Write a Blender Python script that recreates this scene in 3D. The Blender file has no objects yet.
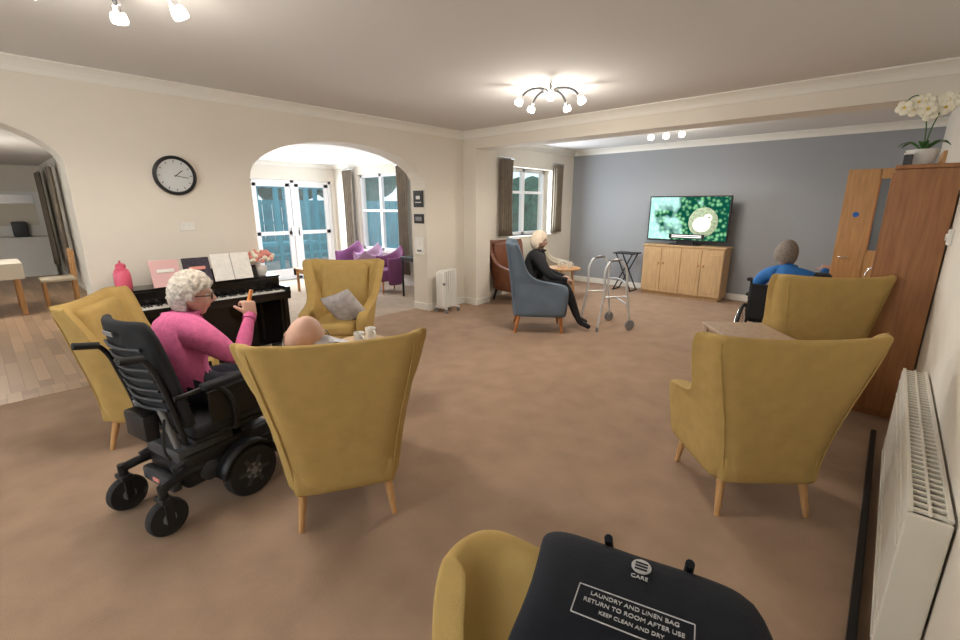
import bpy, bmesh, math, random
from mathutils import Vector, Matrix, noise, Euler
random.seed(3)
sc=bpy.context.scene
try: sc.view_settings.view_transform='Standard'
except Exception: pass
V=Vector
MC={}
def mat(name,col,rough=.6,metal=0,var=0,vs=6,bump=0,bs=150,emit=0,alpha=1,kind=None,col2=None,spec=.4):
    if name in MC: return MC[name]
    m=bpy.data.materials.new(name); m.use_nodes=True; nt=m.node_tree; b=nt.nodes['Principled BSDF']
    c=(*col,1)
    b.inputs['Base Color'].default_value=c; b.inputs['Roughness'].default_value=rough; b.inputs['Metallic'].default_value=metal
    b.inputs['Specular IOR Level'].default_value=spec
    if alpha<1: b.inputs['Alpha'].default_value=alpha
    if emit: b.inputs['Emission Color'].default_value=c; b.inputs['Emission Strength'].default_value=emit
    tc=nt.nodes.new('ShaderNodeTexCoord')
    if var or kind=='wood':
        n=nt.nodes.new('ShaderNodeTexNoise'); n.inputs['Scale'].default_value=vs; n.inputs['Detail'].default_value=6
        mp=nt.nodes.new('ShaderNodeMapping'); nt.links.new(tc.outputs['Object'],mp.inputs[0]); nt.links.new(mp.outputs[0],n.inputs[0])
        if kind=='wood': mp.inputs['Scale'].default_value=(8,8,.7)
        r=nt.nodes.new('ShaderNodeValToRGB'); v=var or .25
        r.color_ramp.elements[0].position=.3; r.color_ramp.elements[1].position=.7
        r.color_ramp.elements[0].color=tuple(x*(1-v) for x in col)+(1,); r.color_ramp.elements[1].color=tuple(min(1,x*(1+v)) for x in (col2 or col))+(1,)
        nt.links.new(n.outputs[0],r.inputs[0]); nt.links.new(r.outputs[0],b.inputs['Base Color'])
    if kind=='plank':
        mp=nt.nodes.new('ShaderNodeMapping'); nt.links.new(tc.outputs['Object'],mp.inputs[0])
        br=nt.nodes.new('ShaderNodeTexBrick'); br.inputs['Scale'].default_value=1; br.inputs['Brick Width'].default_value=.9; br.inputs['Row Height'].default_value=.095
        br.inputs['Mortar Size'].default_value=.002; br.inputs['Color1'].default_value=tuple(x*.8 for x in col)+(1,); br.inputs['Color2'].default_value=tuple(x*1.25 for x in col)+(1,)
        br.inputs['Mortar'].default_value=tuple(x*.6 for x in col)+(1,)
        nt.links.new(mp.outputs[0],br.inputs[0]); nt.links.new(br.outputs[0],b.inputs['Base Color'])
    if bump:
        n2=nt.nodes.new('ShaderNodeTexNoise'); n2.inputs['Scale'].default_value=bs; n2.inputs['Detail'].default_value=3
        nt.links.new(tc.outputs['Object'],n2.inputs[0])
        bp=nt.nodes.new('ShaderNodeBump'); bp.inputs['Strength'].default_value=bump; bp.inputs['Distance'].default_value=.004
        nt.links.new(n2.outputs[0],bp.inputs['Height']); nt.links.new(bp.outputs[0],b.inputs['Normal'])
    MC[name]=m; return m

# ---------- materials
M_wall=mat('wall_cream_paint',(.74,.69,.605),.85,var=.02,vs=2,bump=.1)
M_ceil=mat('ceiling_paint',(.68,.665,.65),.9,bump=.05)
M_grey=mat('grey_feature_paint',(.31,.322,.34),.85,bump=.08)
M_trim=mat('white_gloss_trim',(.80,.78,.72),.45)
M_carpet=mat('brown_carpet',(.365,.25,.175),.97,var=.10,vs=5,bump=.9,bs=260,spec=.1)
M_carpet2=mat('beige_carpet',(.44,.35,.27),.95,var=.08,vs=8,bump=.5,bs=200)
M_plank=mat('oak_laminate',(.42,.28,.175),.42,kind='plank')
M_must=mat('mustard_fabric',(.45,.305,.108),.88,var=.06,vs=14,bump=.35,bs=420,spec=.2)
M_bluef=mat('slate_blue_fabric',(.125,.17,.225),.85,var=.1,bump=.3,bs=400)
M_beech=mat('beech_leg',(.52,.29,.12),.45,kind='wood',vs=5,var=.12)
M_beechd=mat('orange_leg',(.45,.17,.05),.45,kind='wood',vs=5,var=.12)
M_oak=mat('light_oak',(.54,.36,.19),.5,kind='wood',vs=5,var=.14)
M_oakd=mat('orange_oak',(.54,.29,.115),.45,kind='wood',vs=5,var=.16)
M_ward=mat('walnut_veneer',(.31,.135,.05),.42,kind='wood',vs=5,var=.2)
M_taupe=mat('taupe_oak',(.38,.27,.18),.5,kind='wood',vs=5,var=.15)
M_black=mat('black_plastic',(.012,.012,.014),.45)
M_blkf=mat('black_fabric',(.014,.015,.018),.85,bump=.3,bs=300)
M_bagf=mat('navy_black_nylon',(.010,.012,.018),.8,bump=.3,bs=90,spec=.2)
M_rub=mat('rubber',(.02,.02,.021),.8)
M_gloss=mat('piano_black',(.008,.007,.007),.12,spec=.6)
M_white=mat('white_plastic',(.80,.79,.75),.4)
M_rad=mat('radiator_enamel',(.74,.71,.63),.4)
M_chr=mat('chrome',(.75,.75,.76),.18,1)
M_alu=mat('aluminium',(.68,.69,.70),.35,.5)
M_dgrey=mat('dark_grey',(.05,.052,.058),.5)
M_mgrey=mat('mid_grey',(.22,.22,.23),.5)
M_bulb=mat('lamp_glass',(1,.95,.86),.4,emit=6)
M_skin=mat('skin',(.62,.38,.29),.55,var=.05,vs=30)
M_lip=mat('lips',(.5,.18,.15),.5)
M_eye=mat('eye_white',(.8,.8,.78),.2); M_iris=mat('iris',(.05,.06,.08),.2)
M_pink=mat('pink_knit',(.60,.13,.29),.9,var=.12,vs=40,bump=.8,bs=160)
M_hairw=mat('white_hair',(.50,.45,.39),.8,var=.35,vs=60,bump=.6,bs=120)
M_hairg=mat('grey_hair',(.22,.19,.165),.8,var=.3,vs=60,bump=.6,bs=120)
M_hairb=mat('blonde_hair',(.68,.58,.46),.8,var=.2,vs=60,bump=.6,bs=120)
M_navy=mat('navy_trousers',(.02,.024,.04),.85)
M_blue=mat('blue_jacket',(.02,.15,.46),.7,var=.1,vs=20)
M_shirt=mat('check_shirt',(.55,.55,.58),.8,var=.2,vs=50)
M_curt=mat('taupe_curtain',(.20,.165,.125),.85,var=.15,vs=8)
M_upvc=mat('upvc_white',(.85,.86,.88),.35)
M_glass=mat('pane_glass',(.8,.9,.95),.05,alpha=.06)
M_purp=mat('purple_fabric',(.20,.065,.17),.8); M_lilac=mat('lilac_fabric',(.36,.22,.34),.8)
M_leather=mat('brown_leather',(.17,.06,.028),.38,var=.2)
M_beige=mat('beige_fabric',(.52,.46,.36),.8)
M_cloth=mat('table_linen',(.72,.66,.55),.8)
M_cushg=mat('grey_velvet',(.42,.39,.39),.7,var=.2,vs=20)
M_cushgr=mat('green_velvet',(.008,.07,.052),.6,var=.2)
M_paper=mat('paper',(.82,.80,.76),.7,var=.06,vs=30)
M_pkb=mat('pink_cover',(.72,.44,.44),.5); M_darkb=mat('dark_cover',(.05,.04,.06),.4,var=.5,vs=40)
M_pbot=mat('pink_bottle',(.72,.12,.20),.3)
M_petal=mat('white_petal',(.85,.80,.66),.6); M_leaf=mat('leaf_green',(.05,.14,.03),.45); M_coral=mat('coral_petal',(.80,.32,.27),.6)
M_terr=mat('soil',(.06,.035,.02),.9)
M_yel=mat('yellow_toy',(.85,.55,.03),.4); M_orng=mat('orange_snack',(.8,.32,.10),.5)

def link(o): sc.collection.objects.link(o); return o
def bm_mesh(bm,name,smooth=False):
    me=bpy.data.meshes.new(name); bm.normal_update(); bm.to_mesh(me); bm.free()
    if smooth:
        for p in me.polygons: p.use_smooth=True
    return me
def box_bm(c,s,bev=0,seg=2,M=None):
    bm=bmesh.new(); bmesh.ops.create_cube(bm,size=1)
    for v in bm.verts: v.co=V((v.co.x*s[0],v.co.y*s[1],v.co.z*s[2]))
    if bev>0: bmesh.ops.bevel(bm,geom=bm.edges[:],offset=min(bev,min(s)*.45),segments=seg,affect='EDGES',profile=.5)
    if M is not None: bm.transform(M)
    bmesh.ops.translate(bm,vec=V(c),verts=bm.verts)
    return bm
def solid(name,lo,hi,m,bev=0):
    c=[(a+b)/2 for a,b in zip(lo,hi)]; s=[abs(b-a) for a,b in zip(lo,hi)]
    me=bm_mesh(box_bm((0,0,0),s,bev),name); me.materials.append(m)
    o=link(bpy.data.objects.new(name,me)); o.location=c
    return o
def smooth_angle(me,ang=40):
    bm=bmesh.new(); bm.from_mesh(me)
    for f in bm.faces: f.smooth=True
    for e in bm.edges:
        if len(e.link_faces)==2 and e.calc_face_angle(0)>math.radians(ang): e.smooth=False
    bm.to_mesh(me); bm.free()
def rot_to(d):
    return V(d).normalized().to_track_quat('Z','Y').to_matrix().to_4x4()
class G:
    def __init__(s,name,loc=(0,0,0),f=(0,1),scale=1):
        s.e=link(bpy.data.objects.new(name,None)); s.e.empty_display_size=.1
        s.e.location=loc if len(loc)==3 else (loc[0],loc[1],0)
        s.e.rotation_euler=(0,0,math.atan2(-f[0],f[1])); s.e.scale=(scale,)*3
    def add(s,n,me,m,smooth=None):
        if isinstance(m,(list,tuple)):
            for x in m: me.materials.append(x)
        elif m and len(me.materials)==0: me.materials.append(m)
        if smooth is not None: smooth_angle(me,smooth)
        o=link(bpy.data.objects.new(n,me)); o.parent=s.e; return o
    def box(s,n,c,sz,m,bev=.004,rot=(0,0,0),seg=2):
        M=Euler(tuple(math.radians(a) for a in rot)).to_matrix().to_4x4()
        return s.add(n,bm_mesh(box_bm(c,sz,bev,seg,M),n),m,35 if bev>.012 else None)
    def cyl(s,n,p,q,r,m,r2=None,seg=20):
        p=V(p);q=V(q);bm=bmesh.new(); L=(q-p).length
        bmesh.ops.create_cone(bm,cap_ends=True,segments=seg,radius1=r,radius2=r if r2 is None else r2,depth=L)
        bm.transform(Matrix.Translation((p+q)/2)@rot_to(q-p)); return s.add(n,bm_mesh(bm,n),m,40)
    def sph(s,n,c,sz,m,M=None,seg=24):
        bm=bmesh.new(); bmesh.ops.create_uvsphere(bm,u_segments=seg,v_segments=seg//2+4,radius=1)
        bm.transform(Matrix.Diagonal((*sz,1)))
        if M is not None: bm.transform(M)
        bm.transform(Matrix.Translation(c)); return s.add(n,bm_mesh(bm,n,True),m)
    def curve_mesh(s,n,cu,m):
        t=link(bpy.data.objects.new('tmp',cu)); dg=bpy.context.evaluated_depsgraph_get(); dg.update()
        me=bpy.data.meshes.new_from_object(t.evaluated_get(dg)); bpy.data.objects.remove(t)
        me.materials.clear(); return me
    def tube(s,n,pts,r,m,cyc=False,smooth=True,res=6):
        cu=bpy.data.curves.new(n,'CURVE'); cu.dimensions='3D'; cu.bevel_depth=r; cu.bevel_resolution=3; cu.resolution_u=res
        sp=cu.splines.new('BEZIER' if smooth else 'POLY')
        if smooth:
            sp.bezier_points.add(len(pts)-1)
            for b,p in zip(sp.bezier_points,pts): b.co=p; b.handle_left_type=b.handle_right_type='AUTO'
        else:
            sp.points.add(len(pts)-1)
            for b,p in zip(sp.points,pts): b.co=(*p,1)
        sp.use_cyclic_u=cyc; cu.use_fill_caps=True
        me=s.curve_mesh(n,cu,m)
        for p in me.polygons: p.use_smooth=True
        return s.add(n,me,m)
    def text(s,n,body,size,M,m,ext=.0006):
        cu=bpy.data.curves.new(n,'FONT'); cu.body=body; cu.size=size; cu.extrude=ext; cu.align_x='CENTER'
        me=s.curve_mesh(n,cu,m); me.transform(M); return s.add(n,me,m)
    def lathe(s,n,c,prof,m,seg=28,M=None,caps=True):
        bm=bmesh.new(); rings=[]
        for r,z in prof:
            rings.append([bm.verts.new((r*math.cos(2*math.pi*i/seg),r*math.sin(2*math.pi*i/seg),z)) for i in range(seg)])
        for a,b in zip(rings,rings[1:]):
            for i in range(seg): bm.faces.new((a[i],a[(i+1)%seg],b[(i+1)%seg],b[i]))
        if caps: bm.faces.new(rings[0][::-1]); bm.faces.new(rings[-1])
        if M is not None: bm.transform(M)
        bm.transform(Matrix.Translation(c)); return s.add(n,bm_mesh(bm,n),m,45)
    def mesh(s,n,vs,fs,m,subs=0,smooth=True):
        me=bpy.data.meshes.new(n); me.from_pydata([tuple(v) for v in vs],[],fs); me.update()
        bm=bmesh.new(); bm.from_mesh(me); bmesh.ops.recalc_face_normals(bm,faces=bm.faces); bm.to_mesh(me); bm.free()
        if smooth:
            for p in me.polygons: p.use_smooth=True
        o=s.add(n,me,m)
        if subs:
            md=o.modifiers.new('s','SUBSURF'); md.levels=subs; md.render_levels=subs
        return o
    def cushion(s,n,c,w,h,t,m,rot=(0,0,0)):
        bm=bmesh.new(); bmesh.ops.create_grid(bm,x_segments=14,y_segments=14,size=1)
        top=[(v.co.x,v.co.y) for v in bm.verts]; fs=[[v.index for v in f.verts] for f in bm.faces]; bm.free()
        vs=[]
        for sg in (1,-1):
            for x,y in top:
                e=max(0,(1-x**4)*(1-y**4))**.5
                k=1-.07*(1-abs(x))*1.0*(abs(y)**3); k2=1-.07*(1-abs(y))*(abs(x)**3)
                vs.append(V((x*w/2*k2,y*h/2*k,sg*t/2*e)))
        N=len(top); F=fs+[[i+N for i in f[::-1]] for f in fs]
        R=Euler(tuple(math.radians(a) for a in rot)).to_matrix()
        vs=[R@v+V(c) for v in vs]
        me=bpy.data.meshes.new(n); me.from_pydata(vs,[],F)
        bm=bmesh.new(); bm.from_mesh(me); bmesh.ops.remove_doubles(bm,verts=bm.verts,dist=.0005); bm.to_mesh(me); bm.free()
        for p in me.polygons: p.use_smooth=True
        return s.add(n,me,m)

# ---------- room shell
H=2.7
LX=-5.2; TH=.33; NB=-4.93
def columns(name,cols,x0,x1,m,axis='y'):
    bm=bmesh.new()
    for a0,a1,b0,b1,t in cols:
        P=[(a0,b0),(a1,b1),(a1,t),(a0,t)]
        f=[];bk=[]
        for a,z in P:
            if axis=='y': f.append(bm.verts.new((x1,a,z))); bk.append(bm.verts.new((x0,a,z)))
            else: f.append(bm.verts.new((a,x1,z))); bk.append(bm.verts.new((a,x0,z)))
        bm.faces.new(f); bm.faces.new(bk[::-1])
        for i in range(4): bm.faces.new((f[i],bk[i],bk[(i+1)%4],f[(i+1)%4]))
    bmesh.ops.recalc_face_normals(bm,faces=bm.faces)
    me=bm_mesh(bm,name); me.materials.append(m); return link(bpy.data.objects.new(name,me))
def arch(a0,a1,zs,zt,t,n=36):
    c=(a0+a1)/2; w=(a1-a0)/2; out=[]
    def z(a):
        k=max(0,1-((a-c)/w)**2); return zs+(zt-zs)*k**.5
    L=[c-w*math.cos(math.pi*i/n) for i in range(n+1)]
    for p,q in zip(L,L[1:]): out.append((p,q,z(p),z(q),t))
    return out
cols=[(-3,-1.9,0,0,H)]+arch(-1.9,.6,1.93,2.36,H)+[(.6,2.08,0,0,H)]+arch(2.08,4.55,1.9,2.36,H)+[(4.55,6.5,0,0,H),(6.5,7.9,0,0,1.05),(6.5,7.9,2.28,2.28,H),(7.9,9.0,0,0,H)]
columns('wall_left',cols,LX-TH,LX,M_wall)
solid('wall_right',(.3,-3,0),(.5,9,H),M_wall)
solid('wall_tv',(LX,8.7,0),(.3,8.95,H),M_grey)
columns('wall_back',[(LX,-4.4,0,0,H),(-4.4,-.6,0,0,.7),(-4.4,-.6,2.3,2.3,H),(-.6,.3,0,0,H)],-3.2,-3,M_wall,'x')
solid('floor',(LX-TH+.05,-3,-.1),(.3,8.7,0),M_carpet)
solid('ceiling',(LX-TH,-3.2,H),(.5,9,H+.12),M_ceil)
solid('beam_downstand',(LX,5.36,2.45),(.3,5.7,H),M_wall)
solid('wall_nib',(LX,5.36,0),(NB,5.7,2.45),M_wall)
solid('floor_entrance',(-9.8,1.35,-.1),(LX-TH+.05,5.8,-.002),M_carpet2)
solid('ceiling_entrance',(-10,1.25,2.5),(LX-TH,6,2.62),M_ceil)
columns('wall_entrance_door',[(1.3,3.9,0,0,2.5),(3.9,5.72,2.14,2.14,2.5),(5.72,6,0,0,2.5)],-10,-9.8,M_wall)
columns('wall_entrance_window',[(-9.8,-8.85,0,0,2.5),(-8.85,-7.4,0,0,.66),(-8.85,-7.4,2.25,2.25,2.5),(-7.4,LX-TH,0,0,2.5)],5.8,6.0,M_wall,'x')
solid('wall_divider',(-15,1.25,0),(LX-TH,1.37,2.62),M_wall)
solid('floor_dining',(-15,-4.2,-.1),(LX-TH+.05,1.25,-.001),M_plank)
solid('trim_threshold',(LX-.29,-1.9,-.01),(LX-.02,.6,.006),M_plank)
solid('ceiling_dining',(-15,-4.2,2.5),(LX-TH,1.25,2.62),M_ceil)
solid('wall_dining_end',(-15.2,-4.2,0),(-15,1.3,2.6),M_wall)
columns('wall_dining_side',[(-15,-11,0,0,2.5),(-11,-8,0,0,.9),(-11,-8,2.2,2.2,2.5),(-8,LX-TH,0,0,2.5)],-4.4,-4.2,M_wall,'x')

def cornice(name,p,q,inw,z=H,s=.1):
    p=V((*p,z));q=V((*q,z));n=V((*inw,0))
    prof=[(0,0),(s,0),(s,-.012),(s*.8,-.02),(s*.5,-.04),(s*.28,-.065),(s*.18,-.085),(.012,-s),(0,-s)]
    vs=[]
    for base in (p,q):
        for a,b in prof: vs.append(base+n*a+V((0,0,b)))
    N=len(prof); fs=[(i,i+1,N+i+1,N+i) for i in range(N-1)]
    fs+= [tuple(range(N)),tuple(range(N,2*N))[::-1]]
    me=bpy.data.meshes.new(name); me.from_pydata(vs,[],fs); me.materials.append(M_trim)
    bm=bmesh.new(); bm.from_mesh(me); bmesh.ops.recalc_face_normals(bm,faces=bm.faces); bm.to_mesh(me); bm.free()
    link(bpy.data.objects.new(name,me))
cornice('trim_1',(LX,-3),(LX,5.36),(1,0))
cornice('trim_2',(LX,5.36),(.3,5.36),(0,-1))
cornice('trim_3',(LX,8.7),(.3,8.7),(0,-1))
cornice('trim_4',(LX,5.7),(LX,8.7),(1,0))
cornice('trim_5',(.3,-3),(.3,5.36),(-1,0))
cornice('trim_6',(LX,5.7),(.3,5.7),(0,1))
cornice('trim_7',(-9.8,5.8),(LX-TH,5.8),(0,-1),2.5,.07)
cornice('trim_8',(-9.8,1.37),(-9.8,5.8),(1,0),2.5,.07)
bb=.11
solid('baseboard_left',(LX,.6,0),(LX+.018,2.08,bb),M_trim,.004)
solid('baseboard_left_rear',(LX,4.55,0),(LX+.018,5.36,bb),M_trim,.004)
solid('baseboard_left_window',(LX,5.7,0),(LX+.018,8.7,bb),M_trim,.004)
solid('baseboard_nib',(LX+.02,5.342,0),(NB+.018,5.36,bb),M_trim,.004)
solid('baseboard_nib_side',(NB,5.362,0),(NB+.018,5.7,bb),M_trim,.004)
solid('baseboard_tv',(LX+.02,8.68,0),(.3,8.7,bb),M_trim,.004)
solid('baseboard_right',(.282,-3,0),(.3,7.0,bb),M_trim,.004)
solid('baseboard_reveal',(LX-TH,4.53,0),(LX+.016,4.55,bb),M_trim,.004)
solid('baseboard_divider',(-15,1.232,0),(LX-TH,1.25,bb),M_trim,.004)
solid('baseboard_entrance',(-9.8,5.782,0),(LX-TH,5.8,bb),M_trim,.004)

# ---------- windows/doors
def window(name,a0,a1,z0,z1,x,axis,cols_=2,hbar=None,glass=True):
    g=G(name,((a0+a1)/2,x,0) if axis=='x' else (x,(a0+a1)/2,0),(0,1) if axis=='x' else (-1,0))
    w=a1-a0; fz=(z0+z1)/2; h=z1-z0; fw=.06
    for i,sx in enumerate((-1,1)): g.box('frame_side',(sx*(w/2-fw/2),0,fz),(fw,.07,h),M_upvc)
    g.box('frame_top',(0,0,z1-fw/2),(w,.07,fw),M_upvc); g.box('frame_bottom',(0,0,z0+fw/2),(w,.07,fw),M_upvc)
    for i in range(1,cols_): g.box('mullion',(-w/2+w*i/cols_,0,fz),(.08,.07,h),M_upvc)
    if hbar:
        for hb in hbar: g.box('transom',(0,0,hb),(w,.06,.05),M_upvc)
    if glass: g.box('glass',(0,0,fz),(w-.02,.008,h-.02),M_glass,0)
    return g
window('window_1',6.5,7.9,1.05,2.28,LX-.22,'y',2,[1.85])
solid('trim_sill_1',(LX-TH,6.5,1.02),(LX+.05,7.9,1.05),M_trim,.005)
window('window_2',-8.85,-7.4,.66,2.25,5.9,'x',2,[1.5])
solid('trim_sill_2',(-8.88,5.74,.63),(-7.37,5.9,.66),M_trim,.005)
window('added_rear_window',-4.4,-.6,.7,2.3,-3.1,'x',4,None)  # unseen window, added to frame the fill light behind the camera
window('window_4',-11,-8,.9,2.2,-4.3,'x',3,None)
g=window('door_1',3.9,5.72,.0,2.14,-9.9,'y',2,None)
for c in (-.455,.455):
    g.box('door_rail',(c,.02,.12),(.8,.05,.22),M_upvc); g.box('door_rail',(c,.02,1.02),(.8,.05,.08),M_upvc); g.box('door_rail',(c,.02,2.05),(.8,.05,.1),M_upvc)
    for sx in (-1,1): g.box('door_stile',(c+sx*.36,.02,1.07),(.11,.05,2.0),M_upvc)
    g.box('handle',(c*.2,-.05,1.05),(.03,.05,.2),M_chr)

def curtain(name,c,w,z0,z1,axis,m=M_curt,amp=.03,waves=5):
    g=G(name,(c[0],c[1],0),(0,1) if axis=='x' else (-1,0)); n=60; vs=[];fs=[]
    nz=8
    for j in range(nz+1):
        z=z0+(z1-z0)*j/nz; k=1-.12*math.sin(math.pi*j/nz)
        for i in range(n+1):
            t=i/n; vs.append(((t-.5)*w*k,amp*math.sin(t*waves*2*math.pi),z))
    for j in range(nz):
        for i in range(n): a=j*(n+1)+i; fs.append((a,a+1,a+n+2,a+n+1))
    o=g.mesh('drape',vs,fs,m); md=o.modifiers.new('t','SOLIDIFY'); md.thickness=.006
    g.cyl('pole',(-w/2-.05,0,z1+.02),(w/2+.05,0,z1+.02),.012,M_chr)
curtain('window_curtain',(LX+.07,6.36),.34,1.08,2.38,'y')
curtain('window_curtain',(LX+.07,8.02),.28,1.08,2.38,'y')
curtain('long_curtain',(-9.1,5.7),.4,.25,2.35,'x')
curtain('long_curtain',(-7.2,5.7),.34,.25,2.35,'x')
curtain('long_curtain',(-14.0,1.13),.8,.3,2.3,'x')
curtain('long_curtain',(-11.9,1.13),.4,.3,2.3,'x')

# outside
solid('patio_ground',(-26,1.4,-.25),(-10,18,-.12),mat('paving',(.35,.34,.32),.9,var=.2,vs=3))
solid('patio_ground_side',(-10,6,-.25),(-5.6,18,-.12),MC['paving'])
M_fence=mat('teal_fence',(.04,.26,.32),.7,var=.3,vs=3); M_hedge=mat('hedge',(.03,.10,.06),.9,var=.6,vs=8); M_bpost=mat('blue_post',(.05,.36,.46),.6)
g=G('garden_fence',(-14.5,7.8,-.12),(1,0))
for i in range(40): g.box('board',(-5.9+i*.3,0,.95),(.28,.03,1.9),M_fence,.004)
for z in (.3,1.2,1.8): g.box('rail',(0,-.03,z),(11.8,.04,.08),M_fence,.004)
g=G('garden_pergola',(-12.2,5.6,-.12),(1,0))
for x in (-1.3,-.4,.4,1.3):
    for y in (-.6,.6): g.box('post',(x,y,1.1),(.10,.10,2.2),M_bpost,.004)
for i in range(11): g.box('rafter',(-1.5+i*.3,0,2.25),(.06,1.6,.1),M_bpost,.004)
for z in (.5,.75): g.box('rail',(0,.6,z),(2.6,.05,.07),M_bpost)
g.box('table_top',(0,0,.75),(1.6,.7,.05),M_bpost)
g=G('garden_hedge',(-7.5,10.5,-.12))
for i in range(14):
    g.sph('foliage',(-3.5+i*.55,random.uniform(-.3,.3),1.0+random.uniform(-.2,.5)),(.6,.6,1.4),M_hedge,seg=14)
g=G('garden_tree',(-19,9,-.12)); g.cyl('trunk',(0,0,0),(0,0,2.5),.15,M_terr)
for i in range(16): g.sph('foliage',(random.uniform(-1,1),random.uniform(-4,4),random.uniform(2.0,3.4)),(1,1.1,.9),M_hedge,seg=14)

# ---------- lights
LC=(1,.915,.80)
def point(n,l,p,r=.14,c=LC):
    d=bpy.data.lights.new(n,'POINT'); d.energy=p; d.shadow_soft_size=r; d.color=c
    o=link(bpy.data.objects.new(n,d)); o.location=l
def down(n,l,p,c=LC):
    d=bpy.data.lights.new(n,'SPOT'); d.energy=p; d.shadow_soft_size=.22; d.color=c; d.spot_size=math.radians(172); d.spot_blend=.35
    o=link(bpy.data.objects.new(n,d)); o.location=l
def area(n,l,rot,sx,sy,p,c=(.85,.93,1)):
    d=bpy.data.lights.new(n,'AREA'); d.shape='RECTANGLE'; d.size=sx; d.size_y=sy; d.energy=p; d.color=c
    o=link(bpy.data.objects.new(n,d)); o.location=l; o.rotation_euler=tuple(math.radians(a) for a in rot); return o
def spot_fixture(name,loc,n,kind='star',rot=0):
    g=G(name,loc)
    g.lathe('ceiling_rose',(0,0,-.03),[(.06,0),(.075,.01),(.075,.03)],M_chr)
    if kind=='star':
        for i in range(n):
            a=rot+2*math.pi*i/n; c,s=math.cos(a),math.sin(a)
            g.tube('arm',[(0,0,-.03),(c*.12,s*.12,-.015),(c*.22,s*.22,-.04),(c*.28,s*.28,-.09)],.011,M_dgrey)
            M=rot_to((c*.5,s*.5,-1))
            g.lathe('holder',(c*.285,s*.285,-.1),[(.012,-.02),(.024,-.01),(.026,.02)],M_chr,M=M)
            g.lathe('glass_shade',(c*.30,s*.30,-.125),[(.022,-.015),(.034,.0),(.040,.03),(.034,.045)],M_bulb,M=M)
    else:
        g.box('bar',(0,0,-.045),(.5,.05,.02),M_chr)
        for x in (-.22,0,.22):
            g.cyl('stem',(x,0,-.05),(x,0,-.09),.008,M_chr)
            g.lathe('glass_shade',(x,-.01,-.12),[(.022,-.04),(.04,-.03),(.045,.01),(.025,.035)],M_bulb)
spot_fixture('ceiling_spotlight',(-2.66,3.95,H),5,rot=.3)
spot_fixture('ceiling_spotlight',(-2.92,.60,H),5,rot=.25)
spot_fixture('ceiling_bar_light',(-2.65,6.95,H),3,'bar')
spot_fixture('ceiling_bar_light',(-7.6,3.9,2.5),3,'bar')
spot_fixture('ceiling_bar_light',(-9.5,-.4,2.5),3,'bar')
for n,l,a,b in (('lamp_main',(-2.66,3.95,2.36),28,72),('lamp_front',(-2.92,.60,2.36),24,64),('lamp_tv',(-2.65,6.95,2.36),22,60)):
    point(n,l,a); down(n+'_down',(l[0],l[1],2.45),b)
point('lamp_entrance',(-7.6,3.9,2.1),40,c=(1,.96,.92)); point('lamp_dining',(-9.5,-.4,2.1),75,c=(1,.94,.86))
area('rear_fill',(-2.5,-2.95,1.5),(-90,0,0),3.7,1.5,350,(1,.98,.95))  # added fill light behind the camera, set in the unseen rear window
area('daylight_door',(-9.75,4.8,1.1),(90,0,-90),1.7,2.0,80)
area('daylight_window',(LX-.1,7.2,1.65),(90,0,-90),1.3,1.1,60)
area('daylight_window2',(-8.1,5.75,1.45),(-90,0,0),1.4,1.5,45)
area('daylight_dining',(-9.5,-4.15,1.55),(-90,0,0),2.8,1.2,140)
w=bpy.data.worlds.new('World'); sc.world=w; w.use_nodes=True
bg=w.node_tree.nodes['Background']; bg.inputs[0].default_value=(.72,.90,1,1); bg.inputs[1].default_value=1.4

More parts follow.
